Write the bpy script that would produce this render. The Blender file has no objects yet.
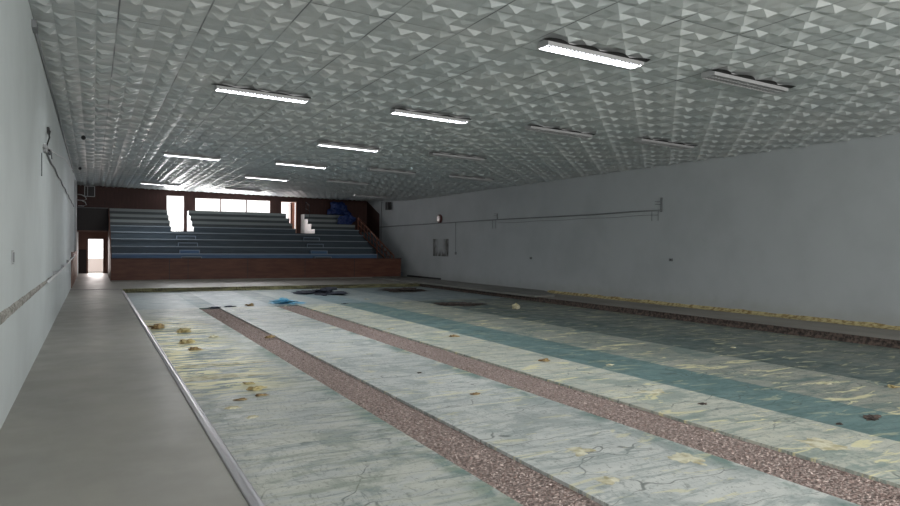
import bpy, bmesh, math, random
from mathutils import Vector, noise
C = bpy.context.scene.collection
R = math.radians
random.seed(7)

# ------------------------------------------------------------------ helpers
def bx(bm, x0, x1, y0, y1, z0, z1, mi=0):
    vs = [bm.verts.new((x, y, z)) for x in (x0, x1) for y in (y0, y1) for z in (z0, z1)]
    for f in ((0,1,3,2),(4,6,7,5),(0,4,5,1),(2,3,7,6),(0,2,6,4),(1,5,7,3)):
        fc = bm.faces.new([vs[i] for i in f]); fc.material_index = mi
    return vs
def obox(bm, a, b, w, h, up=(0,0,1)):
    """bar of section w x h from a to b"""
    a = Vector(a); b = Vector(b); d = (b-a).normalized(); u = Vector(up)
    if abs(d.dot(u)) > .98: u = Vector((1,0,0))
    s = d.cross(u).normalized(); t = s.cross(d).normalized()
    vs = []
    for p in (a, b):
        for i, j in ((-1,-1),(1,-1),(1,1),(-1,1)):
            vs.append(bm.verts.new(p + s*(w/2*i) + t*(h/2*j)))
    bm.faces.new(vs[3::-1]); bm.faces.new(vs[4:])
    for i in range(4):
        bm.faces.new((vs[i], vs[(i+1)%4], vs[4+(i+1)%4], vs[4+i]))
def tube(bm, pts, r, n=8, cap=True):
    pts = [Vector(p) for p in pts]; rings = []
    for i, p in enumerate(pts):
        d = (pts[min(i+1, len(pts)-1)] - pts[max(i-1, 0)]).normalized()
        u = Vector((0,0,1)) if abs(d.z) < .9 else Vector((1,0,0))
        s = d.cross(u).normalized(); t = s.cross(d).normalized()
        rings.append([bm.verts.new(p + (s*math.cos(2*math.pi*k/n) + t*math.sin(2*math.pi*k/n))*r) for k in range(n)])
    for a, b in zip(rings, rings[1:]):
        for k in range(n):
            f = bm.faces.new((a[k], a[(k+1)%n], b[(k+1)%n], b[k])); f.smooth = True
    if cap:
        bm.faces.new(rings[0][::-1]); bm.faces.new(rings[-1])
def prism(bm, pts, z0, z1):
    lo = [bm.verts.new((x, y, z0)) for x, y in pts]; hi = [bm.verts.new((x, y, z1)) for x, y in pts]
    bm.faces.new(lo[::-1]); bm.faces.new(hi)
    for i in range(len(pts)):
        j = (i+1) % len(pts); bm.faces.new((lo[i], lo[j], hi[j], hi[i]))
def obj(name, bm, mats, parent=None, bevel=0, loc=None, normals=True):
    me = bpy.data.meshes.new(name)
    if normals: bmesh.ops.recalc_face_normals(bm, faces=bm.faces[:])
    bm.to_mesh(me); bm.free()
    for m in (mats if isinstance(mats, (list, tuple)) else [mats]): me.materials.append(m)
    o = bpy.data.objects.new(name, me); C.objects.link(o)
    if parent: o.parent = parent
    if loc: o.location = loc
    if bevel:
        b = o.modifiers.new('bevel', 'BEVEL'); b.width = bevel; b.segments = 2; b.limit_method = 'ANGLE'
    return o
def tag(o, label, cat, group=None, kind=None):
    if label: o['label'] = label
    if cat: o['category'] = cat
    if group: o['group'] = group
    if kind: o['kind'] = kind
    return o
def struct(name, bm, m, parent=None, label=None, cat=None, **k):
    o = obj(name, bm, m, parent, **k)
    if not parent:
        o['kind'] = 'structure'; o['label'] = label; o['category'] = cat
    return o
def thing(name, label, cat, loc=(0,0,0), rz=0, group=None, kind=None):
    o = bpy.data.objects.new(name, None); C.objects.link(o); o.empty_display_size = .1
    o.location = loc; o.rotation_euler = (0, 0, rz)
    return tag(o, label, cat, group, kind)
N = bmesh.new

# ------------------------------------------------------------------ materials
def mat(name, col, rough=.6, metal=0, spec=.5):
    m = bpy.data.materials.new(name); m.use_nodes = True
    b = m.node_tree.nodes['Principled BSDF']
    b.inputs['Base Color'].default_value = (*col, 1); b.inputs['Roughness'].default_value = rough
    b.inputs['Metallic'].default_value = metal; b.inputs['Specular IOR Level'].default_value = spec
    return m
class G:
    """tiny node-graph helper"""
    def __init__(s, m): s.t = m.node_tree; s.b = s.t.nodes['Principled BSDF']; s.co = None
    def n(s, ty, **k):
        x = s.t.nodes.new(ty)
        for a, v in k.items(): setattr(x, a, v)
        return x
    def l(s, a, b): s.t.links.new(a, b)
    def coord(s, scale=(1,1,1)):
        if not s.co: s.co = s.n('ShaderNodeTexCoord')
        mp = s.n('ShaderNodeMapping'); mp.inputs['Scale'].default_value = scale
        s.l(s.co.outputs['Object'], mp.inputs['Vector']); return mp.outputs['Vector']
    def noise(s, scale=(1,1,1), size=1, detail=4, rough=.55, dist=0):
        x = s.n('ShaderNodeTexNoise'); s.l(s.coord(scale), x.inputs['Vector'])
        x.inputs['Scale'].default_value = size; x.inputs['Detail'].default_value = detail
        x.inputs['Roughness'].default_value = rough; x.inputs['Distortion'].default_value = dist
        return x.outputs['Fac']
    def ramp(s, fac, lo, hi, a=0., b=1.):
        x = s.n('ShaderNodeMapRange'); x.interpolation_type = 'SMOOTHSTEP'
        s.l(fac, x.inputs['Value'])
        for k, v in zip(('From Min','From Max','To Min','To Max'), (lo, hi, a, b)): x.inputs[k].default_value = v
        return x.outputs['Result']
    def math(s, op, a, b=None):
        x = s.n('ShaderNodeMath', operation=op)
        for i, v in enumerate((a, b)):
            if v is None: continue
            if isinstance(v, (int, float)): x.inputs[i].default_value = v
            else: s.l(v, x.inputs[i])
        return x.outputs[0]
    def mix(s, fac, a, b):
        x = s.n('ShaderNodeMix', data_type='RGBA')
        if isinstance(fac, (int, float)): x.inputs[0].default_value = fac
        else: s.l(fac, x.inputs[0])
        for i, v in ((6, a), (7, b)):
            if isinstance(v, tuple): x.inputs[i].default_value = (*v, 1)
            else: s.l(v, x.inputs[i])
        return x.outputs[2]
    def axis(s, i):
        x = s.n('ShaderNodeSeparateXYZ'); s.l(s.coord(), x.inputs[0]); return x.outputs[i]
    def col(s, c): s.l(c, s.b.inputs['Base Color'])
    def rgh(s, c): s.l(c, s.b.inputs['Roughness'])
    def bump(s, h, st=.3, d=.01):
        x = s.n('ShaderNodeBump'); x.inputs['Strength'].default_value = st; x.inputs['Distance'].default_value = d
        s.l(h, x.inputs['Height']); s.l(x.outputs[0], s.b.inputs['Normal'])
def emis(name, col, st):
    m = mat(name, col); b = m.node_tree.nodes['Principled BSDF']
    b.inputs['Emission Color'].default_value = (*col, 1); b.inputs['Emission Strength'].default_value = st
    return m

# walls
def wallmat(name, c, dirt):
    m = mat(name, c, .7, spec=.25); g = G(m)
    f = g.ramp(g.noise(size=.7, detail=5), .35, .75)
    a = g.mix(f, c, tuple(v*.9 for v in c))
    z = g.ramp(g.math('ADD', g.axis(2), g.math('MULTIPLY', g.noise(size=3, detail=6), .5)), .25, .75, 1, 0)
    g.col(g.mix(g.math('MULTIPLY', z, dirt), a, (.25, .25, .23)))
    g.bump(g.noise(size=9, detail=6), .25, .01)
    return m
m_wall_r = wallmat('painted_wall_grey', (.455, .485, .505), .30)
m_wall_l = wallmat('painted_wall_white', (.64, .685, .70), .10)
# dark brown wood panelling
m_brown = mat('brown_panelling', (.085, .035, .026), .55, spec=.3); g = G(m_brown)
v = g.n('ShaderNodeTexWave'); v.inputs['Scale'].default_value = 1.6; v.inputs['Distortion'].default_value = .4
g.l(g.coord((1,1,.05)), v.inputs['Vector'])
g.col(g.mix(g.ramp(v.outputs['Fac'], .0, .12), (.06, .025, .020), g.mix(g.ramp(g.noise((6,6,.6), 3, 6), .3, .7), (.055, .023, .02), (.078, .032, .027))))
m_front = mat('red_brown_board', (.12, .045, .03), .5, spec=.35); g = G(m_front)
g.col(g.mix(g.ramp(g.noise((.5,1,3), 3, 6), .3, .75), (.10, .033, .022), (.17, .065, .04)))
m_darkwood = mat('dark_recess_board', (.035, .028, .03), .6)
m_pinkwood = mat('lit_brown_board', (.24, .13, .10), .6)
m_brownblack = mat('side_brown_paint', (.05, .022, .018), .6)
# ceiling
m_ceil = mat('ceiling_foam_tile', (.50, .525, .52), .37, spec=.42); g = G(m_ceil)
def seam(ax, period, off, w):
    f = g.math('FRACT', g.math('DIVIDE', g.math('ADD', g.axis(ax), off+100*period), period))
    d = g.math('ABSOLUTE', g.math('SUBTRACT', f, .5))
    return g.ramp(d, .5-w*1.6/period, .5-w/period*.6, 0, 1)
sx = seam(0, 1.0, .72, .009); sy = seam(1, 2.0, 0, .009)
s1 = g.math('MAXIMUM', sx, g.math('MULTIPLY', sy, .8))
s1 = g.math('MULTIPLY', s1, g.ramp(g.noise(size=.9, detail=2), .40, .58, .25, 1))
base = g.mix(g.ramp(g.noise(size=.5, detail=4), .3, .7), (.48,.515,.525), (.55,.57,.57))
g.col(g.mix(s1, base, (.13,.14,.15)))
m_void = mat('black_gap', (.012, .012, .012), .9)
# walkway floor
def walk(name, a, b, rough):
    m = mat(name, a, rough, spec=.45); g = G(m)
    c = g.mix(g.ramp(g.noise((1,.35,1), 1.1, 6), .3, .7), a, b)
    sp = g.ramp(g.noise((1,1,1), .9, 5, dist=1), .66, .74)
    g.col(g.mix(g.math('MULTIPLY', sp, .35), c, (.42,.38,.33)))
    g.rgh(g.ramp(g.noise(size=2, detail=5), .3, .7, rough-.07, rough+.1))
    g.bump(g.noise(size=40, detail=3), .05, .003)
    return m
m_walk = walk('grey_linoleum', (.29,.28,.255), (.34,.325,.29), .45)
m_mat = walk('dark_grey_flooring', (.17,.17,.155), (.22,.215,.20), .6)
m_conc = walk('bare_concrete', (.24,.225,.205), (.32,.30,.27), .8)
# the stripped playing floor
def pit(name, c1, c2, dark, yellow, foam=False):
    m = mat(name, c1, .55, spec=.4); g = G(m)
    base = g.mix(g.ramp(g.noise((.5,1.6,1), 1.2, 6, .6, 1.2), .35, .65), c1, c2)
    streak = g.ramp(g.noise((.9,5.5,1), 1.6, 7, .7, .8), .50, .60)
    blot = g.ramp(g.noise((1,1,1), .8, 7, .7, 1.5), .50, .60)
    base = g.mix(g.math('MULTIPLY', blot, .65), base, dark)
    vo = g.n('ShaderNodeTexVoronoi', feature='DISTANCE_TO_EDGE'); vo.inputs['Scale'].default_value = 1.1
    wv = g.n('ShaderNodeTexNoise'); wv.inputs['Scale'].default_value = 1.5; g.l(g.coord((1,1,1)), wv.inputs['Vector'])
    ad = g.n('ShaderNodeVectorMath', operation='ADD'); g.l(g.coord((.45,1.7,1)), ad.inputs[0]); g.l(wv.outputs['Color'], ad.inputs[1]); g.l(ad.outputs[0], vo.inputs['Vector'])
    crk = g.math('MULTIPLY', g.ramp(vo.outputs['Distance'], .004, .013, 1, 0), g.ramp(g.noise(size=.9, detail=3), .42, .55))
    base = g.mix(g.math('MULTIPLY', crk, .7), base, (.07,.09,.085))
    st1 = g.math('MAXIMUM', g.ramp(g.math('ABSOLUTE', g.math('SUBTRACT', g.axis(0), 2.65)), .05, .28, 1, 0), g.ramp(g.math('ABSOLUTE', g.math('SUBTRACT', g.axis(0), 4.78)), .05, .28, 1, 0))
    st1 = g.math('MULTIPLY', st1, g.ramp(g.noise((1,.8,1), 1.4, 6, .7), .45, .58))
    base = g.mix(g.math('MULTIPLY', st1, .8), base, (.10,.21,.185))
    base = g.mix(g.math('MULTIPLY', streak, .75), base, dark)
    scr = g.ramp(g.noise((5,1.4,1), 2.6, 8, .75, 2.5), .56, .61)
    base = g.mix(g.math('MULTIPLY', scr, .5), base, tuple(v*.55 for v in dark))
    sp = g.ramp(g.noise((1,1,1), 22, 4, .65), .57, .64)
    base = g.mix(g.math('MULTIPLY', sp, .4), base, (.12,.13,.11))
    ylo, yhi = (.485, .51) if foam else (.57, .63)
    ym = g.ramp(g.noise((1.1,4.2,1), 1.3, 6, .6, 1.0), ylo, yhi)
    if foam:   # left strip: smears of yellow glue between 8 m and 20 m out
        zone = g.math('MULTIPLY', g.ramp(g.axis(1), 7.6, 9.5), g.ramp(g.axis(1), 16, 19.5, 1, 0))
        zone = g.math('MULTIPLY', zone, g.ramp(g.axis(0), 1.7, 2.7, 1, 0))
        zone = g.math('MAXIMUM', zone, .12)
        tz = g.math('MULTIPLY', zone, g.ramp(g.noise((.8,3.5,1), 1.7, 6, .6, .8), .40, .52))
        base = g.mix(g.math('MULTIPLY', tz, .8), base, (.13,.19,.17))
        ym = g.math('MULTIPLY', ym, zone)
    base = g.mix(g.math('MULTIPLY', ym, yellow), base, (.86,.80,.50))
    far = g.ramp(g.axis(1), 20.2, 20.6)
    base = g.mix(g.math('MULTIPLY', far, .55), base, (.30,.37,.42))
    g.col(base)
    g.rgh(g.ramp(g.noise(size=3, detail=5), .3, .7, .38, .62))
    g.bump(g.noise((1,1,1), 18, 5), .25, .006)
    return m
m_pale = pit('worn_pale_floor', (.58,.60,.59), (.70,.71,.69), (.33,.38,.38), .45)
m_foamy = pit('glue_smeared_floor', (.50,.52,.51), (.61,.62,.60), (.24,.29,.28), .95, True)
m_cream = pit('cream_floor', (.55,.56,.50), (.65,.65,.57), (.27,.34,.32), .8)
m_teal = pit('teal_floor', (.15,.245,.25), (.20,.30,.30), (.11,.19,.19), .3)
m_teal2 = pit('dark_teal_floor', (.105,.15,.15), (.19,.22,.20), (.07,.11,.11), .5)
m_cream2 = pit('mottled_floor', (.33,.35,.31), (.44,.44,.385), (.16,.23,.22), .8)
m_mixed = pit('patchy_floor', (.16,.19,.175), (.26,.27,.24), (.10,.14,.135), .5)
m_edge = mat('pit_edge_rubble', (.06,.045,.04), .95); g = G(m_edge)
g.col(g.mix(g.ramp(g.noise(size=14, detail=6), .4, .62), (.035,.027,.025), (.13,.095,.08)))
g.bump(g.noise(size=25, detail=6), .9, .03)
m_edge_far = mat('pit_edge_mossy', (.06,.05,.03), .95); g = G(m_edge_far)
g.col(g.mix(g.ramp(g.noise((.5,1,6), 2.5, 7, .7), .35, .65), (.05,.045,.03), (.24,.23,.12)))
m_gravel = mat('pinkish_rubble', (.26,.19,.18), .95); g = G(m_gravel)
vo = g.n('ShaderNodeTexVoronoi'); vo.inputs['Scale'].default_value = 26; g.l(g.coord((1,1,1)), vo.inputs['Vector'])
vf = g.ramp(vo.outputs['Distance'], .1, .6)
c0 = g.mix(g.ramp(g.noise(size=30, detail=6), .35, .65), (.24,.18,.165), (.58,.47,.44))
g.col(g.mix(g.math('MULTIPLY', vf, .6), c0, (.25,.185,.17)))
g.bump(vo.outputs['Distance'], 1, .03)
m_chip = mat('rubble_chip', (.52,.42,.39), .9)
m_chip2 = mat('dark_rubble_chip', (.30,.22,.20), .9)
m_foam = mat('yellow_foam', (.42,.35,.17), .9); g = G(m_foam)
g.col(g.mix(g.ramp(g.noise(size=9, detail=6), .35, .6), (.26,.18,.07), (.58,.50,.27))); g.bump(g.noise(size=30, detail=6), .8, .02)
m_foam_d = mat('browned_foam', (.27,.17,.07), .9); g = G(m_foam_d)
g.col(g.mix(g.ramp(g.noise(size=12, detail=6), .35, .65), (.14,.08,.035), (.46,.34,.17))); g.bump(g.noise(size=30, detail=6), .8, .02)
m_pale_foam = mat('pale_foam', (.66,.62,.45), .85); g = G(m_pale_foam)
g.col(g.mix(g.ramp(g.noise(size=8, detail=5), .35, .65), (.48,.43,.27), (.78,.75,.60)))
m_alu = mat('aluminium_strip', (.62,.60,.64), .32, .7)
m_blueplastic = mat('light_blue_sheet', (.12,.42,.62), .35)
m_navy = mat('dark_blue_sheeting', (.012,.035,.16), .5)
m_navy2 = mat('blue_black_cloth', (.02,.025,.045), .8)
m_black = mat('black_plastic', (.015,.015,.017), .5)
m_grey = mat('grey_steel', (.30,.31,.32), .5, .3)
m_white = mat('door_lit_white', (.62,.63,.64), .4)
m_louv = mat('grey_louvre', (.42,.42,.43), .45, .2)
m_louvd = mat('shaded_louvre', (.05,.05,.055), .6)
m_tube_on = emis('lit_tube', (.93,.97,1.0), 16)
m_tube_off = mat('unlit_tube', (.50,.50,.50), .4)
m_cable = mat('dull_cable', (.17,.18,.19), .6)
m_pipe = mat('white_pipe', (.60,.60,.62), .45)
m_plaster = mat('scraped_plaster', (.38,.36,.33), .9); g = G(m_plaster)
g.col(g.mix(g.ramp(g.noise((1,1,3), 5, 7, .7, 1), .35, .65), (.22,.21,.19), (.50,.48,.45))); g.bump(g.noise(size=14, detail=6), .9, .03)
m_rail = mat('rust_brown_rail', (.20,.065,.035), .45)
def tiermat(name, a, b):
    m = mat(name, a, .5, spec=.35); g = G(m)
    g.col(g.mix(g.ramp(g.noise((.6,1,5), 2.5, 6), .3, .7), a, b)); return m
m_t_blue = tiermat('blue_step_paint', (.07,.14,.26), (.10,.19,.33))
m_t_slate = tiermat('slate_step_paint', (.045,.065,.085), (.065,.09,.115))
m_t_pale = tiermat('pale_step_paint', (.06,.075,.085), (.085,.10,.11))
m_line = mat('light_step_edge', (.26,.31,.36), .4)
m_line2 = mat('pale_bench_board', (.25,.28,.285), .5)
m_blueline = mat('pale_blue_step_edge', (.24,.31,.42), .4)
m_peach = mat('peach_jamb', (.65,.36,.26), .6)
m_glass = bpy.data.materials.new('window_glass'); m_glass.use_nodes = True
t = m_glass.node_tree; t.nodes.remove(t.nodes['Principled BSDF']); out = t.nodes['Material Output']
tr = t.nodes.new('ShaderNodeBsdfTransparent'); gl = t.nodes.new('ShaderNodeBsdfGlossy'); gl.inputs['Roughness'].default_value = .05
mx = t.nodes.new('ShaderNodeMixShader'); mx.inputs[0].default_value = .06
t.links.new(tr.outputs[0], mx.inputs[1]); t.links.new(gl.outputs[0], mx.inputs[2]); t.links.new(mx.outputs[0], out.inputs[0])

# ------------------------------------------------------------------ dimensions
XL, XR = -.72, 14.95
YN, YB, YD = -5.0, 39.5, 43.2         # wall behind camera, back wall, wall of the lower passage
PZ = -.14                              # stripped floor lies lower
PX0, PX1, PY1 = .97, 13.1, 27.8
def zr(y): return 4.13 + .33*min(1, max(0, (y-33)/6.5))
def zc(x, y): return 4.66 + (zr(y)-4.66)*(x-XL)/(XR-XL)

# ------------------------------------------------------------------ floors
bm = N()
bx(bm, XL-.2, PX0-.09, YN, YD+.3, -.3, 0)
bx(bm, PX0-.09, PX0, YN, PY1, -.3, -.02)
bx(bm, PX0-.09, XR+.2, PY1, YD+.3, -.3, 0)
struct('floor', bm, m_walk, label='grey linoleum walkway floor along the left wall and in front of the stand', cat='floor')
bm = N()
bands = [(PX0,2.65,0),(2.65,3.20,6),(3.20,4.78,1),(4.78,5.48,6),(5.48,6.70,2),(6.70,7.78,3),(7.78,9.45,7),(9.45,10.8,4),(10.8,PX1,5)]
for x0, x1, mi in bands:
    if mi == 6:
        bx(bm, x0, x1, YN, 20.3, -.3, PZ-.03, 6)
        bx(bm, x0, x1, 20.3, PY1, -.3, PZ, 4)
    else: bx(bm, x0, x1, YN, PY1, -.3, PZ, mi)
struct('floor', bm, [m_foamy, m_pale, m_cream, m_teal, m_teal2, m_mixed, m_gravel, m_cream2],
       label='stripped sunken sports floor with pale worn bands and teal stripes', cat='floor')
bm = N(); bx(bm, PX1, XR+.2, YN, PY1, -.3, 0)
struct('floor', bm, m_conc, label='bare concrete strip along the right wall', cat='floor')
def ragged(name, p0, p1, m, z0, z1, label, amp=.03, n=160, inward=(0,-1)):
    bm = N(); a = Vector(p0); b = Vector(p1); rows = []
    for i in range(n+1):
        p = a.lerp(b, i/n); q = 1
        off = amp*(.4+abs(noise.noise(Vector((i*.37, 3.1, 0)))))
        off2 = amp*(1+1.6*abs(noise.noise(Vector((i*.53, 9.1, 0)))))
        rows.append([bm.verts.new((p.x+inward[0]*o, p.y+inward[1]*o, z)) for o, z in ((-.02, z1), (off, z1+.004), (off, (z0+z1)/2), (off2, z0))])
    for r0, r1 in zip(rows, rows[1:]):
        for k in range(3): bm.faces.new((r0[k], r0[k+1], r1[k+1], r1[k]))
    return struct(name, bm, m, label=label, cat='trim')
ragged('trim_1', (PX0, PY1), (PX1, PY1), m_edge_far, PZ, .005, 'ragged yellow and black cut edge of the floor in front of the stand', .07, 300)
ragged('trim_2', (PX1, YN), (PX1, PY1), m_edge, PZ, .005, 'ragged dark red cut edge of the concrete strip beside the right wall', .05, 500, (-1,0))
# metal edge strip
bm = N()
pr = [(PX0-.085,.0),(PX0-.08,.012),(PX0-.05,.018),(PX0-.03,.012),(PX0-.012,.014),(PX0,.006),(PX0,-.05)]
r0 = [bm.verts.new((x, YN, z)) for x, z in pr]; r1 = [bm.verts.new((x, 26.4, z)) for x, z in pr]
for i in range(len(pr)-1): bm.faces.new((r0[i], r0[i+1], r1[i+1], r1[i]))
struct('trim_3', bm, m_alu, label='silver metal edging strip between grey walkway and stripped floor', cat='trim')
# dark strip, its colour stands for the shaded gap under the edging
bm = N(); bx(bm, PX0-.002, PX0+.012, YN, PY1, PZ-.01, -.022); struct('trim_4', bm, m_edge, label='dark strip painted as the shaded gap under the metal edging strip', cat='trim')
# remaining dark flooring at right with slanted cut end
bm = N(); prism(bm, [(12.95,18.6),(13.9,18.75),(XR-.004,20.9),(XR-.004,33.4),(12.95,33.4),(12.95,27.6)], .0, .06)
o = obj('flooring_sheet', bm, m_mat, bevel=.006); tag(o, 'dark grey flooring left along the far right wall with a slanted cut end', 'flooring')
# floor seam in the walkway
bm = N(); bx(bm, XL, PX0-.1, 27.7, 27.78, 0, .006); struct('trim_5', bm, m_darkwood, label='thin dark seam across the far walkway', cat='trim')
# foam line along right wall base
bm = N(); n = 420; rows = []
for i in range(n+1):
    y = YN + (20.6-YN)*i/n
    w = .05+.06*noise.noise(Vector((y*1.3, 0, 5)))+.06*noise.noise(Vector((y*7, 0, 2))); h = .05+.03*noise.noise(Vector((y*2.1, 4, 0)))
    rows.append([bm.verts.new(p) for p in ((XR-w-.13, y, .003), (XR-w-.02, y, .03+.02*noise.noise(Vector((y*5,1,1)))), (XR-.05, y, max(.03, h)), (XR-.001, y, max(.05, h+.035)))])
for a, b in zip(rows, rows[1:]):
    for k in range(3): f = bm.faces.new((a[k], a[k+1], b[k+1], b[k])); f.smooth = True
o = obj('foam_bead', bm, m_foam); tag(o, 'ragged line of yellow foam left along the base of the right wall', 'foam')
bm = N(); bx(bm, XR-.02, XR, 29.4, 33.4, 0.06, .14); struct('baseboard_right', bm, m_black, label='short black baseboard at the far end of the right wall', cat='baseboard')

# ------------------------------------------------------------------ walls
bm = N(); bx(bm, XR, XR+.2, YN, YB+.2, -.3, 5.2)
struct('wall_right', bm, m_wall_r, label='long plain grey-white right wall', cat='wall')
bm = N(); bx(bm, XL-.2, XL, YN, YD+.2, -.3, 5.2)
struct('wall_left', bm, m_wall_l, label='long white left wall beside the walkway', cat='wall')
bm = N(); bx(bm, XL-.2, XR+.2, YN-.2, YN, -.3, 5.2)
struct('wall_rear', bm, m_wall_l, label='white wall behind the viewpoint', cat='wall')
# back wall with openings  (x0,x1,z0,z1)
openings = [(3.47,4.40,2.33,4.32),(4.93,9.04,3.50,4.24),(9.64,10.56,2.33,4.22)]
bm = N(); xs = XL
for x0, x1, z0, z1 in openings:
    bx(bm, xs, x0, YB, YB+.15, 2.31, 5.2); bx(bm, x0, x1, YB, YB+.15, 2.31, z0); bx(bm, x0, x1, YB, YB+.15, z1, 5.2); xs = x1
bx(bm, xs, XR, YB, YB+.15, 2.31, 5.2)
bx(bm, .7, XR, YB, YB+.15, -.1, 2.31)
struct('wall_back', bm, m_brown, label='dark brown panelled back wall above the stand', cat='wall')
# brown paint on the right wall beside the top of the stand
bm = N(); pts = [(37.45,0),(37.45,3.56),(39.45,4.40),(YB,4.40),(YB,0)]
a = [bm.verts.new((XR-.012, y, z)) for y, z in pts]; b = [bm.verts.new((XR, y, z)) for y, z in pts]
bm.faces.new(a); bm.faces.new(b[::-1])
for i in range(5): bm.faces.new((a[i], a[(i+1)%5], b[(i+1)%5], b[i]))
struct('trim_6', bm, m_brownblack, label='dark brown panel with a slanted top on the right wall', cat='trim')
# lower passage beyond, wall_passage with the bright doorway
dx0, dx1, dz = -.29, .56, 1.98
bm = N()
bx(bm, XL, dx0, YD, YD+.15, 0, 2.5); bx(bm, dx0, dx1, YD, YD+.15, dz, 2.5); bx(bm, dx1, 2.2, YD, YD+.15, 0, 2.5)
bx(bm, 2.0, 2.2, YB+.15, YD, 0, 2.5)
struct('wall_passage', bm, m_pinkwood, label='brown wall around the low bright doorway', cat='wall')
bm = N(); bx(bm, XL, 2.2, YB, YD+.15, 2.5, 2.6); struct('ceiling', bm, m_brown, label='low soffit over the passage beside the stand', cat='ceiling')
bm = N(); bx(bm, XL, .7, YB-.06, YB, 2.27, 2.34); struct('trim_7', bm, m_pinkwood, label='ledge below the brown upper wall', cat='trim')
bm = N(); bx(bm, XL, .7, YB-.05, YB, 3.49, 3.53); struct('trim_8', bm, m_cable, label='grey line across the brown wall left of the stand', cat='trim')
bm = N(); bx(bm, XL+.01, .7, YB-.02, YB, 2.34, 3.49); struct('trim_9', bm, m_darkwood, label='dark lower board of the brown wall left of the stand', cat='trim')
bm = N(); bx(bm, XL, XL+.02, 29.1, YB, 0, 1.32); bx(bm, XL, XL+.035, 29.0, 29.12, 0, 1.34)
struct('trim_10', bm, m_pinkwood, label='brown dado board on the far end of the left wall', cat='trim')
bm = N(); bx(bm, XL, -.33, YD-.05, YD, 0, 1.34); struct('trim_11', bm, m_darkwood, label='dark board left of the low bright doorway', cat='trim')

def frame(x0, x1, z0, z1, y, w, m, parent, name='frame', sill=True, d=.1):
    bm = N()
    bx(bm, x0, x0+w, y, y+d, z0, z1); bx(bm, x1-w, x1, y, y+d, z0, z1); bx(bm, x0+w, x1-w, y, y+d, z1-w, z1)
    if sill: bx(bm, x0+w, x1-w, y, y+d, z0, z0+w)
    return obj(name, bm, m, parent)
for i, (x0, x1) in enumerate(((4.93,6.29),(6.29,7.69),(7.69,9.04))):
    w = thing('window_%d' % (i+1), ('left', 'middle', 'right')[i]+' pane of the bright window strip above the stand', 'window', (x0, YB, 3.5), kind='structure')
    frame(0, x1-x0, 0, .74, .02, .028, m_brown, w)
    bm = N(); bx(bm, .028, x1-x0-.028, .06, .066, .028, .712); obj('pane', bm, m_glass, w)
# upper doors
d = thing('door_1', 'bright glazed upper door at the head of the left aisle', 'door', (3.47, YB, 2.33), kind='structure')
frame(0, .93, 0, 1.99, .02, .035, m_brown, d, sill=False)
bm = N(); bx(bm, .035, .895, .08, .086, .01, 1.95); obj('pane', bm, m_glass, d)
bm = N(); tube(bm, [(.82,.07,.80),(.82,.03,.80),(.74,.03,.80)], .012); obj('handle', bm, m_grey, d)
d = thing('door_2', 'open upper doorway with peach lit jamb at the head of the right aisle', 'door', (9.64, YB, 2.33), kind='structure')
frame(0, .92, 0, 1.89, .02, .035, m_peach, d, sill=False)
bm = N(); bx(bm, .60, .66, .14, .75, 0, 1.84); obj('leaf', bm, m_brown, d)
bm = N(); bx(bm, .70, .89, .30, .34, 0, 1.86); obj('jamb', bm, m_peach, d)
bm = N(); bx(bm, -.5, 1.6, .15, 1.2, -.08, -.02); obj('threshold', bm, m_conc, d)
d = thing('door_3', 'low bright doorway at the end of the walkway', 'door', (dx0, YD, 0), kind='structure')
frame(0, .85, 0, dz, -.03, .05, m_front, d, sill=False, d=.2)
# ground seen outside the low door
bm = N(); bx(bm, -6, 8, YD+.3, YD+12, -.2, -.05); struct('ground', bm, m_conc, label='pale ground outside the low doorway', cat='ground')
bm = N(); bx(bm, -3, 4, YD+4, YD+4.2, -.05, .75); struct('wall_outside', bm, mat('pink_render', (.95,.85,.80), .8), label='low pinkish wall outside the doorway', cat='wall')

# ------------------------------------------------------------------ ceiling: relief foam tiles
FIX = [(round(x*.962, 2), round(y*.972-.08, 2), l) for x, y, l in [(5.54,7.7,1),(2.03,13.2,1),(5.54,13.0,1),(5.54,18.2,1),(2.03,23.7,1),(5.54,23.1,1),(5.54,28.4,1),(2.03,35.6,1),
       (8.50,7.45,0),(8.72,12.7,0),(11.65,12.3,0),(8.75,17.7,0),(8.62,22.4,0),(11.75,22.1,0),(8.70,27.3,0),(5.85,34.9,0),(11.9,32.9,0)]]
bm = N(); T = .5
nx = int(math.ceil((XR-XL)/T)); ny = int((YB-YN)/T)
def cv(x, y, h): return bm.verts.new((x, y, zc(x, y)-h))
rnd = random.Random(3)
for i in range(nx):
    for j in range(ny):
        x0 = XL+i*T; y0 = YN+j*T; hx = T/2; flip = (i+j) % 2
        for a in (0,1):
            for b in (0,1):
                xa = x0+a*hx; ya = y0+b*hx; xb = min(xa+hx, XR-.02); yb = ya+hx
                if xb <= xa+.02: continue
                big = (a+b+flip) % 2 == 0
                k = [cv(xa,ya,0), cv(xb,ya,0), cv(xb,yb,0), cv(xa,yb,0)]
                if big:   # tall pyramid leaning to the middle of the tile
                    h = .048+rnd.uniform(-.008,.008)
                    ax = xa+(xb-xa)*(.68 if a == 0 else .32); ay = ya+hx*(.66 if b == 0 else .34)
                    c = cv(ax, ay, h)
                    for q in range(4): bm.faces.new((k[q], k[(q+1)%4], c))
                else:     # folded ridge running corner to corner
                    h = .010+rnd.uniform(-.005,.005)
                    c = cv(xa+(xb-xa)*.5, ya+hx*.5, h)
                    for q in range(4): bm.faces.new((k[q], k[(q+1)%4], c))
bmesh.ops.remove_doubles(bm, verts=bm.verts, dist=.0005)
bmesh.ops.recalc_face_normals(bm, faces=bm.faces[:])
for f in bm.faces:
    if f.normal.z > 0: f.normal_flip()
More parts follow.
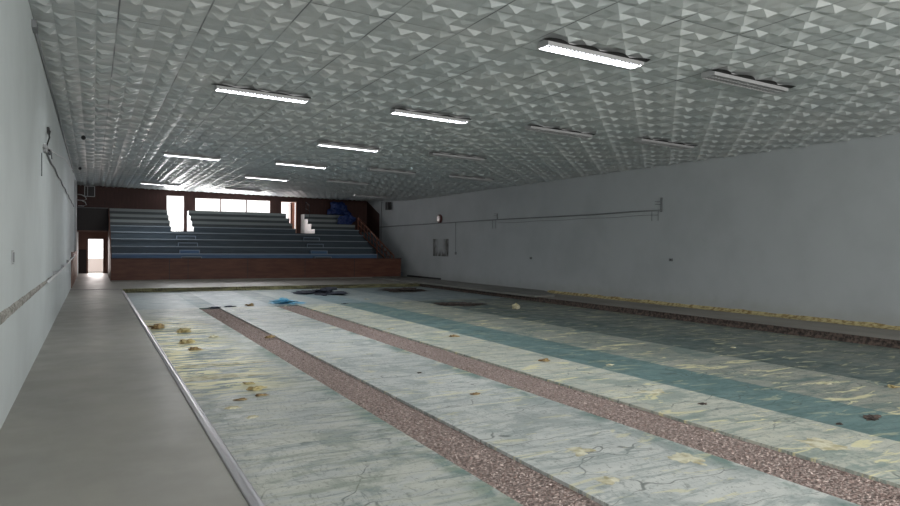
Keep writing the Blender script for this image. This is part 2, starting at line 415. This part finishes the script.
ceil = struct('ceiling', bm, m_ceil, label='white relief foam tile ceiling sloping down to the right', cat='ceiling', normals=False)
bm = N(); bx(bm, XL-.2, XR+.2, YN-.2, YB+.2, 5.15, 5.3)
obj('roof_light_block', bm, m_void, ceil)  # unseen slab added to keep world light from leaking past the ceiling edges

# ------------------------------------------------------------------ ceiling lights
def make_light(lit):
    t = thing('ceiling_light', 'x', 'ceiling light')
    Lg, W, H = 1.68, .25, .085
    bm = N()    # trough: top, long sides, ends (open below)
    bx(bm, 0, Lg, 0, W, H-.012, H); bx(bm, 0, Lg, 0, .012, 0, H-.012); bx(bm, 0, Lg, W-.012, W, 0, H-.012)
    bx(bm, 0, .014, .012, W-.012, 0, H-.012); bx(bm, Lg-.014, Lg, .012, W-.012, 0, H-.012)
    obj('housing', bm, m_louv, t)
    for y in (.075, .175):
        bm = N(); tube(bm, [(.04, y, .052), (Lg-.04, y, .052)], .016, 10); obj('tube', bm, m_tube_on if lit else m_tube_off, t)
    bm = N()    # louvre grid
    for k in range(1, 26):
        x = Lg*k/26
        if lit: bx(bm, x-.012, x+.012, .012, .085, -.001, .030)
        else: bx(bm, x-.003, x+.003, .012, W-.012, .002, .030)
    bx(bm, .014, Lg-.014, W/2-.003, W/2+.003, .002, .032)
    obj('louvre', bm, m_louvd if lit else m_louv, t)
    bm = N()    # black scalloped sheet painting in the dark of a tile cut, near side
    z = H-.034; n = 48; lo = []; hi = []
    for k in range(n+1):
        x = -.10+(Lg+.14)*k/n; s = abs(math.sin(math.pi*k/n*3.5+.5))
        lo.append(bm.verts.new((x, -.001, z))); hi.append(bm.verts.new((x, -.03-.11*s*(1 if 0 < k < n else 0), z)))
    for k in range(n): bm.faces.new((lo[k], lo[k+1], hi[k+1], hi[k]))
    obj('void_patch', bm, m_void, t)
    for x in (.25, Lg-.25):
        bm = N(); tube(bm, [(x, W/2, H), (x, W/2, H+.05)], .008, 6); obj('hanger', bm, m_grey, t)
    return t
protos = {1: make_light(1), 0: make_light(0)}; used = {0: 0, 1: 0}
def copy_tree(o, parent=None):
    c = o.copy(); C.objects.link(c); c.parent = parent
    for ch in list(o.children): copy_tree(ch, c)
    return c
LBL = ['nearest and largest lit louvred strip light, teeth of its louvre showing','lit strip light nearest the left wall, large and bright','lit strip light directly beyond the nearest lit one','third lit strip light in the middle row from the camera','second lit strip light in the row nearest the left wall','fourth lit strip light in the middle row from the camera','farthest clearly lit strip light of the middle row','faint lit strip light at the far left over the stand',
 'nearest unlit louvred strip light at the right','second unlit strip light from the camera in the row right of the lit ones','nearest unlit strip light of the row by the right wall','third unlit strip light from the camera in the row right of the lit ones','fourth unlit strip light from the camera, right of the lit ones','second unlit strip light of the row by the right wall','farthest unlit strip light of the row right of the lit ones','unlit strip light over the middle of the stand','farthest unlit strip light at the right, in front of the stand']
fixes = []
for i, (x, y, lit) in enumerate(FIX):
    o = protos[lit] if not used[lit] else copy_tree(protos[lit]); used[lit] = 1
    zz = zc(x+.86, y)
    ang = math.atan2(zc(x+1.68, y)-zc(x, y), 1.68)
    o.location = (x, y, zz-.110-math.tan(ang)*.86); o.rotation_euler = (0, -ang, 0)
    o['label'] = LBL[i]; o['group'] = 'lit ceiling strip lights' if lit else 'unlit ceiling strip lights'

# ------------------------------------------------------------------ the stand
st = thing('grandstand', 'stepped blue-grey spectator stand with red-brown front board across the far end', 'grandstand', (0,0,0))
Y0, Dp = 33.9, .7
Z = [0, 1.24, 1.58, 1.93, 2.26, 2.57, 2.88, 3.18, 3.48]
SX0, SX1 = .7, 13.4
A1, A2 = (3.47,4.53), (9.77,10.82)
bm = N(); bx(bm, SX0, 14.62, 33.5, 33.56, .05, 1.0); obj('front_board', bm, m_front, st)
for x in (3.1, 3.9, 6.6, 9.4, 12.0):
    bm = N(); bx(bm, x-.012, x+.012, 33.494, 33.5, .05, 1.0); obj('board_seam', bm, m_darkwood, st)
bm = N(); bx(bm, SX0, 14.64, 33.47, 33.6, 1.0, 1.035); obj('top_rail', bm, m_brownblack, st)
bm = N(); bx(bm, SX0, 14.64, 33.44, 33.56, 0, .05); obj('plinth', bm, m_conc, st)
bm = N()   # left side cheek following the steps
for k in range(1, 9): bx(bm, SX0-.001, SX0+.04, Y0+Dp*(k-1), (Y0+Dp*k if k < 8 else YB), 0, Z[k])
bx(bm, SX0-.001, SX0+.04, 33.56, Y0, 0, 1.0)
obj('side_board', bm, m_front, st)
bm = N(); bx(bm, SX0, 14.6, 33.56, Y0, .9, .97); obj('front_walk', bm, m_t_blue, st)
for k in range(1, 9):
    y0 = Y0+Dp*(k-1); y1 = Y0+Dp*k if k < 8 else YB
    segs = [(SX0+.04, SX1)] if k <= 4 else [(SX0+.04, A1[0]), (A1[1], A2[0]), (A2[1], SX1)]
    for x0, x1 in segs:
        body = m_t_blue if k == 1 else (m_t_slate if k <= 5 else m_t_pale)
        bm = N(); bx(bm, x0, x1, y0, y1, 0, Z[k]-.045); tr_ = obj('tier', bm, body, st)
        th = .045 if k < 6 else .12
        bm = N(); bx(bm, x0, x1, y0-.04, y1, Z[k]-th if k < 6 else Z[k]-.045, Z[k])
        if k >= 6: bx(bm, x0, x1, y0-.04, y0-.01, Z[k]-.14, Z[k]-.045)
        obj('bench_board', bm, m_blueline if k == 1 else (m_line if k < 6 else m_line2), tr_)
# landing through the aisles to the doors
for ax in (A1, A2):
    bm = N(); bx(bm, ax[0], ax[1], Y0+Dp*4, YB, 2.2, 2.33); obj('landing', bm, m_t_slate, st)
    for k in range(0, 4):      # half-height aisle steps with light edges
        zk = Z[k] if k else .97; zz = (zk+Z[k+1])/2; y1 = Y0+Dp*k
        bm = N(); bx(bm, ax[0]+.16, ax[1]-.04, y1-.32, y1-.04, zk, zz); s_ = obj('aisle_step', bm, m_t_blue if k == 1 else m_t_slate, st)
        bm = N(); bx(bm, ax[0]+.15, ax[1]-.03, y1-.34, y1-.32, zz-.03, zz)
        bx(bm, ax[0]+.14, ax[0]+.17, y1-.34, y1-.32, zk, zz); bx(bm, ax[1]-.05, ax[1]-.02, y1-.34, y1-.32, zk, zz)
        obj('step_edge', bm, m_blueline, s_)
for ax in (A1, A2):        # step ends facing the aisles, whitened to paint in the door daylight
    bm = N()
    for k in (5, 6, 7, 8):
        bx(bm, ax[1]-.004, ax[1], Y0+Dp*(k-1)-.04, Y0+Dp*k if k < 8 else YB, 2.33, Z[k])
    obj('step_end', bm, m_white, st)
# side flight behind the front board at the right
bm = N()
for k in range(1, 9):
    y0 = 33.9+.55*(k-1); bx(bm, SX1+.02, XR-.05, y0, min(y0+.57, YB), 0, .28*k)
bx(bm, SX1+.02, XR-.05, 38.3, YB, 0, 2.5)
obj('side_stair', bm, m_t_slate, st)

# railing at the right end
rl = thing('stair_railing', 'rust-brown sloping railing with balusters at the right end of the stand', 'railing', (0,0,0))
a = Vector((14.38, 33.92, 1.16)); b = Vector((13.55, 37.25, 3.28))
bm = N(); obox(bm, a, b, .05, .07); obj('handrail', bm, m_rail, rl, bevel=.008)
low0 = a+Vector((0,0,-.60)); low1 = b+Vector((0,0,-.75))
bm = N(); obox(bm, low0, low1, .04, .05); obj('lower_rail', bm, m_rail, rl)
bm = N(); obox(bm, a.lerp(low0, .5), b.lerp(low1, .5), .03, .035); obj('middle_rail', bm, m_rail, rl)
for k in range(12):
    f = k/11; p = a.lerp(b, f); q = low0.lerp(low1, f); w = .055 if k in (0, 5, 11) else .03
    q = q - Vector((0, 0, .55 if k in (0, 5, 11) else 0))
    q.z = max(q.z, .3)
    bm = N(); bx(bm, p.x-w/2, p.x+w/2, p.y-w/2, p.y+w/2, q.z, p.z); obj('baluster', bm, m_rail, rl)

# handrail by the right aisle
hr = thing('aisle_handrail', 'thin dark metal handrail beside the right aisle of the stand', 'railing', (10.9, 38.17, 3.185))
for y in (0, .75):
    bm = N(); tube(bm, [(.05, y, 0 if y == 0 else .30), (.05, y, .80 if y == 0 else 1.0)], .016); obj('post', bm, m_black, hr)
bm = N(); tube(bm, [(.05, 0, .80), (.05, .75, 1.0)], .018); tube(bm, [(.05, 0, .45), (.05, .75, .62)], .012); obj('rail', bm, m_black, hr)

# blue sheeting heap on the top right tiers
def blob(cx, cy, cz, sx, sy, sz, seed, sub=4, amp=.35, flat=0.):
    bm = N(); bmesh.ops.create_icosphere(bm, subdivisions=sub, radius=1)
    for v in bm.verts:
        p = v.co.copy(); nn = noise.noise(p*1.7+Vector((seed*3.1, 0, 0))) + .5*noise.noise(p*4.3+Vector((0, seed*1.7, 0)))+.25*noise.noise(p*10+Vector((0,0,seed)))
        r = 1+amp*nn; v.co = Vector((p.x*sx*r, p.y*sy*r, max(p.z, -flat)*sz*r))
    mn = min(v.co.z for v in bm.verts)
    for v in bm.verts: v.co += Vector((cx, cy, cz-mn))
    return bm
bm = blob(13.0, 39.12, 3.485, .60, .27, .52, 4, 4, .5, .3)
o = obj('tarpaulin_heap', bm, m_navy); tag(o, 'crumpled heap of dark blue sheeting on the top right tiers', 'tarpaulin')
bm = blob(13.0, 37.76, 2.885, .42, .22, .40, 9, 4, .5, .3)
o = obj('tarpaulin_bundle', bm, m_navy); tag(o, 'smaller dark blue bundle lying in front of the blue heap', 'tarpaulin')

# ------------------------------------------------------------------ wall things, right wall
def wallobj(name, bm, m, label, cat, **k): return tag(obj(name, bm, m, **k), label, cat)
t = thing('loudspeaker', 'small black loudspeaker high on the far right wall', 'loudspeaker', (XR, 35.76, 3.72))
bm = N(); bx(bm, -.26, -.04, -.17, .17, 0, .44); obj('cabinet', bm, m_black, t, bevel=.01)
bm = N(); bx(bm, -.04, 0, -.04, .04, .15, .28); obj('bracket', bm, m_grey, t)
bm = N(); tube(bm, [(XR-.03, 14.97, 2.79), (XR-.03, 16.2, 2.80), (XR-.03, 18, 2.78), (XR-.03, 24.2, 2.81), (XR-.03, 30, 2.80), (XR-.03, 37.4, 2.79)], .022, 6)
wallobj('cable', bm, m_cable, 'long grey cable running level along the right wall', 'cable')
bm = N(); pts = [(XR-.012, 15.1+.35*k, 2.66+.012*math.sin(k*.8)) for k in range(27)]; tube(bm, pts, .007, 5)
wallobj('thin_wire', bm, m_cable, 'thin wire sagging just below the grey cable on the right wall', 'wire')
def bracket(y, z, label, h1, h2):
    t = thing('wire_bracket', label, 'bracket', (XR, y, z))
    bm = N(); bx(bm, -.03, 0, -.03, .03, -.04, h1); obj('plate', bm, m_cable, t)
    for dy in (.12, .38): bm = N(); tube(bm, [(-.02, dy, -.02), (-.02, dy, -h2)], .008, 5); obj('hanging_wire', bm, m_cable, t)
    for dz in (.12, .28): bm = N(); tube(bm, [(-.02, 0, h1*.3+dz*.5), (-.03, .25, h1*.3+dz*.5+.02)], .009, 5); obj('arm', bm, m_cable, t)
bracket(14.97, 2.79, 'grey metal bracket at the near end of the cable on the right wall', .38, .30)
bracket(24.22, 2.84, 'small bracket halfway along the cable on the right wall', .22, .40)
bm = N(); tube(bm, [(XR-.015, 27.9, 2.78), (XR-.015, 27.88, 1.42)], .010, 6); bx(bm, XR-.03, XR, 27.82, 27.94, 1.30, 1.42)
wallobj('drop_wire', bm, m_cable, 'vertical wire dropping from the cable to a small box on the right wall', 'wire')
bm = N(); tube(bm, [(XR-.02, 37.13, .1), (XR-.02, 37.13, 4.28)], .014, 6)
wallobj('conduit', bm, m_cable, 'thin vertical conduit on the right wall beside the brown panel', 'conduit')
t = thing('wall_bell', 'round white bell with dark reddish rim on the far right wall', 'bell', (XR, 29.5, 3.02))
def disc(bm, x0, x1, r, n=24, cy=0):
    a = [bm.verts.new((x0, cy+r*math.cos(2*math.pi*k/n), r*math.sin(2*math.pi*k/n))) for k in range(n)]
    b = [bm.verts.new((x1, cy+r*math.cos(2*math.pi*k/n), r*math.sin(2*math.pi*k/n))) for k in range(n)]
    bm.faces.new(a); bm.faces.new(b[::-1])
    for k in range(n): bm.faces.new((a[k], a[(k+1)%n], b[(k+1)%n], b[k]))
bm = N(); disc(bm, -.09, 0, .21); obj('rim', bm, mat('dull_red_rim', (.10,.03,.03), .5), t, bevel=.01)
bm = N(); disc(bm, -.14, -.09, .15); obj('gong', bm, mat('pinkish_white_face', (.85,.68,.68), .3), t, bevel=.02)
# smeared patch where a board hung
m_patch = mat('smeared_patch', (.3,.3,.3), .8); g = G(m_patch)
yy = g.axis(1); zz = g.axis(2)
edge = g.math('MAXIMUM', g.ramp(g.math('ABSOLUTE', yy), .1, .8), g.ramp(zz, .0, -.45))
g.col(g.mix(g.math('MULTIPLY', edge, g.ramp(g.noise((1,2.2,1.2), 2.5, 6), .25, .6, .15, 1)), (.40,.42,.44), (.06,.06,.055)))
bm = N(); bx(bm, -.012, 0, -.82, .82, -.42, .42)
o = obj('wall_patch', bm, m_patch, loc=(XR, 29.45, 1.62)); tag(o, 'square dirty patch on the far right wall where a board hung', 'wall patch')
for y, z, l in ((21.75, 1.25, 'tiny dark socket low on the middle of the right wall'), (14.58, 1.33, 'tiny dark socket low on the right wall below the near bracket')):
    t = thing('wall_socket', l, 'socket', (XR, y, z)); bm = N(); bx(bm, -.02, 0, -.07, .07, -.04, .04); obj('plate', bm, m_cable, t, bevel=.004)
    bm = N(); bx(bm, -.024, -.02, -.03, .03, -.015, .015); obj('slot', bm, m_black, t)

# left wall
bm = N(); rows = []; n = 260     # scraped plaster band near the camera
for i in range(n+1):
    y = 2.0+(17-2.0)*i/n; c = .985+.006*noise.noise(Vector((y*.8,0,0))); w = (.050+.012*noise.noise(Vector((y*1.3,5,0)))+.008*noise.noise(Vector((y*11,2,0))))*(1-.55*max(0,(y-9)/8))
    rows.append([bm.verts.new((XL+d, y, c+w*s)) for s, d in ((-1,.0005),(-.7,.012),(0,.018+.006*noise.noise(Vector((y*9,0,1)))),(.7,.012),(1,.0005))])
for a_, b_ in zip(rows, rows[1:]):
    for k in range(4): bm.faces.new((a_[k], a_[k+1], b_[k+1], b_[k]))
struct('trim_12', bm, m_plaster, label='rough scraped plaster band along the left wall at hand height', cat='trim')
t = thing('wall_pipe', 'white pipe running at hand height along the far left wall', 'pipe', (0,0,0))
bm = N(); tube(bm, [(XL+.05, 13.5, 1.0), (XL+.05, 22, 1.04), (XL+.05, 28.5, 1.12), (XL+.07, 31.7, 1.2)], .022, 8); obj('pipe', bm, m_pipe, t)
for y in (16, 20, 24, 28): bm = N(); bx(bm, XL, XL+.06, y-.02, y+.02, .98+(y-13)*.006, 1.08+(y-13)*.006); obj('clip', bm, m_grey, t)
bm = N(); tube(bm, [(XL+.02, 10.6, 4.52), (XL+.02, 20, 4.50), (XL+.02, 31, 4.50)], .022, 6); bx(bm, XL, XL+.06, 10.4, 10.7, 4.47, 4.57)
wallobj('ceiling_cable', bm, m_cable, 'dark cable in the corner of left wall and ceiling', 'cable')
bm = N(); pts = [(XL+.02, 12.6+.5*k, 3.18+.02*math.sin(k*1.1)+.0*k) for k in range(39)]; tube(bm, pts, .016, 6)
wallobj('cable', bm, m_cable, 'grey cable running high along the left wall', 'cable')
t = thing('junction_box', 'tangle of dark wires and clamps high on the left wall', 'junction box', (XL, 12.9, 3.2))
bm = N(); bx(bm, 0, .05, -.12, .12, -.06, .06); obj('box', bm, m_grey, t, bevel=.005)
bm = N(); tube(bm, [(.03,.1,.02),(.06,.5,.25),(.04,.75,.33),(.05,.95,.42)], .012, 6); obj('wire', bm, m_black, t)
bm = N(); tube(bm, [(.03,0,0),(.07,.6,-.02),(.05,1.2,.10),(.04,1.7,.02)], .010, 6); obj('wire', bm, m_cable, t)
bm = N(); bx(bm, 0, .04, .85, 1.1, .38, .48); obj('clamp', bm, m_black, t); bm = N(); bx(bm, 0, .04, 1.1, 1.5, .06, .12); obj('clamp', bm, m_black, t)
bm = N(); tube(bm, [(XL+.01, 12.33, 3.06), (XL+.01, 12.34, 2.70)], .008, 5)
wallobj('drop_wire', bm, m_cable, 'short wire hanging below the junction on the left wall', 'wire')
bm = N(); tube(bm, [(XL+.015, 13.4, 3.30), (XL+.015, 15.5, 3.45), (XL+.015, 22, 4.05), (XL+.015, 31, 4.55)], .012, 6)
wallobj('white_wire', bm, m_pipe, 'white wire climbing from the junction to the ceiling on the left wall', 'wire')
t = thing('wall_switch', 'small dark switch slot on the near left wall', 'switch', (XL, 8.09, 1.51))
bm = N(); bx(bm, 0, .012, -.05, .05, -.07, .07); obj('plate', bm, m_grey, t, bevel=.003); bm = N(); bx(bm, .012, .02, -.025, .025, -.05, .05); obj('rocker', bm, m_cable, t)
for x, y, l in ((-.24, 21.08, 'small black dot-like ceiling sensor near the left wall'), (-.45, 29.8, 'farther small black ceiling sensor near the left wall')):
    bm = N(); bmesh.ops.create_uvsphere(bm, u_segments=12, v_segments=8, radius=.06)
    o = obj('ceiling_sensor', bm, m_black, loc=(x, y, zc(x, y)-.10)); tag(o, l, 'sensor')
# box in the far left corner
t = thing('wall_box', 'white-edged dark box hung high in the far left corner', 'box', (-.40, 39.1, 4.05))
bm = N(); bx(bm, .03, .45, .03, .38, .03, .52); obj('box', bm, m_darkwood, t)
bm = N()
for a_ in ((0,.03,0,.55),(.45,.48,0,.55)): bx(bm, a_[0], a_[1], 0, .03, a_[2], a_[3])
bx(bm, 0, .48, 0, .03, 0, .03); bx(bm, 0, .48, 0, .03, .52, .55); bx(bm, .14, .16, 0, .03, 0, .55)
obj('frame', bm, m_pipe, t); bm = N(); bx(bm, .2, .28, .38, .40, .2, .3); obj('bracket', bm, m_grey, t)
t = thing('curved_pipes', 'curled white pipes below the box in the far left corner', 'pipe', (XL, 38.8, 3.5))
for z in (.0, .28):
    bm = N(); tube(bm, [(.0,0,z+.35),(.2,.0,z+.33),(.36,0,z+.25),(.42,0,z+.12),(.3,0,z+.05),(.05,0,z+.06)], .022, 8); obj('pipe', bm, m_pipe, t)
# long left wall far bright plaster strip (unpainted corner pipe)
bm = N(); tube(bm, [(XL+.05, 33.5, 1.33), (XL+.05, 33.5, 4.4)], .04, 8)
wallobj('drain_pipe', bm, m_pipe, 'white vertical pipe in the far left corner of the left wall', 'pipe')

# ------------------------------------------------------------------ rubble, foam, litter
def gravel(x0, x1, y0, y1, n, sz, label):
    bm = N(); rr = random.Random(int(x0*100))
    for _ in range(n):
        y = y0+(y1-y0)*rr.random()**1.6; x = rr.uniform(x0+.01, x1-.01); s = sz*rr.uniform(.4, 1.6)*(1.5 if rr.random() < .05 else 1)
        c = Vector((x, y, PZ-.03+s*.25)); vs = [bm.verts.new(c+Vector((rr.uniform(-1,1), rr.uniform(-1,1), rr.uniform(-.5,.6)))*s) for _ in range(4)]
        mi = 0 if rr.random() < .6 else 1
        for q in ((0,1,2),(0,2,3),(0,3,1),(1,3,2)): bm.faces.new([vs[i] for i in q]).material_index = mi
    o = obj('rubble', bm, [m_chip, m_chip2]); tag(o, label, 'rubble', kind='stuff')
gravel(2.65, 3.20, 2.2, 20.2, 14000, .011, 'loose pinkish rubble filling the left bare channel in the floor')
gravel(4.78, 5.48, 2.2, 20.2, 16000, .011, 'loose pinkish rubble filling the right bare channel in the floor')
def chunk(name, x, y, s, m, label, cat, group=None, flat=.45, seed=0, st=1.5, z=PZ):
    rr = random.Random(seed)
    s *= .62; bm = blob(0, 0, 0, s*st, s, s*flat, seed+1, 3, .9, .4)
    o = obj(name, bm, m, loc=(x, y, z-.004)); o.rotation_euler = (0, 0, rr.uniform(-.4,.4)); tag(o, label, cat, group); return o
CH = [('foam_chunk',1.21,15.72,.17,m_foam_d,'largest browned lump of foam beside the metal strip, far end of the yellow smears','foam'),
 ('foam_chunk',1.66,14.87,.15,m_foam,'pale yellow foam scrap just right of the browned lump','foam'),
 ('foam_chunk',1.52,13.18,.15,m_foam,'yellow foam scrap in the middle of the yellow smears','foam'),
 ('foam_chunk',1.54,12.25,.10,m_foam_d,'small brown foam scrap below the middle yellow one','foam'),
 ('foam_chunk',2.08,13.76,.09,m_pale_foam,'small pale foam scrap right of the yellow smears','foam'),
 ('foam_chunk',3.05,13.3,.10,m_foam_d,'brown lump lying on the left rubble channel','foam'),
 ('foam_chunk',4.10,20.49,.12,m_foam_d,'brown scrap between the two channels at their far end','foam'),
 ('foam_chunk',1.78,8.96,.06,m_foam,'upright yellow foam crumb at the near end of the smears','foam'),
 ('foam_chunk',1.80,8.56,.09,m_foam,'yellow-brown foam strip near the upright crumb','foam'),
 ('bark_piece',1.53,8.08,.07,m_foam_d,'left of two dark brown flat pieces below the foam strip','debris'),
 ('bark_piece',1.78,8.22,.08,m_foam_d,'right of two dark brown flat pieces below the foam strip','debris'),
 ('foam_scrap',1.37,7.71,.08,m_pale_foam,'faint pale scrap left of the pair nearest the camera','foam'),
 ('foam_scrap',1.48,7.21,.07,m_pale_foam,'faint pale scrap nearest the camera beside the strip','foam'),
 ('foam_chunk',6.38,11.97,.08,m_foam_d,'small brown lump on the cream band beyond the right channel','debris'),
 ('foam_chunk',6.33,8.81,.075,m_foam_d,'brown lump on the cream band, second from the camera','debris'),
 ('foam_scrap',7.03,8.08,.075,m_pale_foam,'pale scrap at the edge of the teal stripe','foam'),
 ('wood_scrap',4.14,7.18,.07,m_foam_d,'brown scrap in the middle of the pale band between the channels','debris'),
 ('wood_scrap',4.11,8.72,.045,m_edge,'small dark scrap beyond the brown one on the pale band','debris'),
 ('foam_lump',10.92,16.64,.16,m_pale_foam,'white foam lump standing on the dark teal stripe near the right edge','foam'),
 ('foam_scrap',5.73,13.64,.09,m_pale_foam,'cream scrap at the far part of the right channel','foam'),
 ('dark_scrap',6.25,5.58,.06,m_edge,'dark scrap on the cream band near the camera','debris'),
 ('foam_scrap',8.72,5.69,.06,m_pale_foam,'cream lump at the near right between two teal stripes','foam'),
 ('foam_scrap',10.34,8.56,.07,m_pale_foam,'cream scrap on the farther teal stripe','foam'),
 ('foam_scrap',9.32,5.19,.10,m_foam,'yellow scrap at the right border of the view','foam'),
 ('dark_strip',7.38,4.32,.10,m_edge,'long dark strip lying on the teal stripe at right','debris'),
 ('dark_strip',6.82,4.32,.04,m_edge,'short dark strip left of the long one on the teal stripe','debris'),
 ('dark_scrap',3.08,20.2,.17,m_navy2,'dark scrap at the far end of the left channel','debris'),
 ('dark_scrap',3.5,20.4,.15,m_navy2,'dark flat scrap beside the far end of the left channel','debris'),
 ('dark_scrap',6.91,20.12,.10,m_navy2,'dark scrap beyond the far end of the right channel','debris'),
 ('foam_scrap',8.2,21.6,.10,m_pale_foam,'tiny white scrap far out on the teal stripe','foam')]
for i, c in enumerate(CH):
    fl = .5 if c[0] in ('foam_chunk','foam_lump') else .22
    if c[0] == 'foam_lump': fl = .9
    o = chunk(*c, flat=fl, seed=i, st={'dark_strip':2.2,'foam_lump':1.0}.get(c[0], 1.5))
    if c[4] is m_edge and c[0] == 'dark_strip': o.rotation_euler = (0,0,.3)
# flat yellow smears
def smear(x, y, sx, sy, label, seed, m=m_pale_foam):
    bm = N(); n = 40; top = []
    for k in range(n):
        a_ = 2*math.pi*k/n; r = 1+.9*noise.noise(Vector((math.cos(a_)*1.6+seed, math.sin(a_)*1.6, seed*.7)))+.4*noise.noise(Vector((math.cos(a_)*6, math.sin(a_)*6, seed)))
        top.append((x+sx*math.cos(a_)*r, y+sy*math.sin(a_)*r))
    c = bm.verts.new((x, y, PZ+.009)); vs = [bm.verts.new((px, py, PZ+.002)) for px, py in top]
    for k in range(n): bm.faces.new((c, vs[k], vs[(k+1)%n]))
    wallobj('glue_smear', bm, m, label, 'glue smear')
smear(4.49, 4.15, .12, .14, 'yellow glue smear on the pale band near the bottom right', 1)
smear(5.95, 3.95, .14, .16, 'yellow glue smear on the cream band at the lower right', 2)
smear(6.19, 6.33, .18, .12, 'yellow glue smear on the cream band beside the right channel', 3)
smear(3.53, 4.06, .07, .08, 'small yellow smear on the pale band at the bottom', 4)
smear(3.80, 4.75, .11, .10, 'yellow smear on the pale band above the bottom one', 5)
smear(1.55, 9.6, .55, .12, 'long yellow glue smear across the left band, nearer one', 6)
smear(1.7, 10.6, .60, .10, 'long yellow glue smear across the left band, farther one', 7)
# sheets and heaps
bm = blob(5.35, 21.2, PZ, .34, .40, .07, 12, 5, 1.3, .15); wallobj('plastic_sheet', bm, m_blueplastic, 'crumpled light blue plastic sheet at the far end of the right channel', 'plastic sheet')
bm = blob(7.7, 25.3, PZ, .55, .85, .09, 15, 5, 1.3, .15); wallobj('torn_flooring', bm, m_navy2, 'heap of torn blue-black flooring in front of the stand', 'debris')
bm = blob(11.2, 25.3, PZ, .8, .6, .05, 18, 5, 1.3, .15); wallobj('torn_flooring', bm, m_edge, 'dark torn flooring scraps near the far right corner of the pit', 'debris')
bm = blob(10.1, 18.6, PZ, .5, .45, .03, 21, 5, 1.3, .15); wallobj('torn_flooring', bm, m_edge, 'flat dark scraps beyond the white foam lump', 'debris')

# ------------------------------------------------------------------ lights
def area(name, loc, rot, sx, sy, power, col=(1,1,1)):
    l = bpy.data.lights.new(name, 'AREA'); l.shape = 'RECTANGLE'; l.size = sx; l.size_y = sy; l.energy = power; l.color = col
    o = bpy.data.objects.new(name, l); C.objects.link(o); o.location = loc; o.rotation_euler = rot; return o
S = R(-90)      # area light points -Z; rotate so that it points to -Y
area('daylight_windows', (6.98, YB+.35, 3.87), (S, 0, 0), 4.3, .85, 260, (1,.98,.97))
area('daylight_door', (3.93, YB+.35, 3.44), (S, 0, 0), 1.0, 1.8, 130, (1,.98,.98))
area('daylight_door', (10.1, YB+.9, 3.40), (S, 0, 0), 1.3, 1.8, 80, (1,.88,.85))
area('daylight_low_door', (.14, YD+.6, 1.1), (S, 0, 0), 1.0, 1.9, 60, (1,.90,.87))
area('rear_fill', (6.5, YN+.1, 2.6), (R(90), 0, 0), 12, 2.6, 1150, (1,.975,.935))  # added fill light behind the camera, the rear wall has no window
for x, y, lit in FIX:
    if lit:
        ang = math.atan2(zc(x+1.68, y)-zc(x, y), 1.68)
        area('strip_lamp', (x+.86, y+.125, zc(x+.86, y)-.110+.034), (0, -ang, 0), 1.66, .2, 72, (.96,.99,1))
w = bpy.data.worlds.new('world'); bpy.context.scene.world = w; w.use_nodes = True
w.node_tree.nodes['Background'].inputs[0].default_value = (1,.99,.98,1); w.node_tree.nodes['Background'].inputs[1].default_value = 1.6

# ------------------------------------------------------------------ camera
yaw, pitch, roll = 27.703, .503, .487
cam = bpy.data.cameras.new('camera'); co = bpy.data.objects.new('camera', cam); C.objects.link(co)
cam.sensor_width = 36; cam.lens = 36*680/900; cam.clip_end = 200
from mathutils import Matrix
M = Matrix.Rotation(R(-yaw), 4, 'Z') @ Matrix.Rotation(R(90-pitch), 4, 'X') @ Matrix.Rotation(R(roll), 4, 'Z')
co.matrix_world = Matrix.Translation((0, 0, 1.65)) @ M
bpy.context.scene.camera = co
vs = bpy.context.scene.view_settings; vs.view_transform = 'Standard'; vs.look = 'None'; vs.exposure = 0
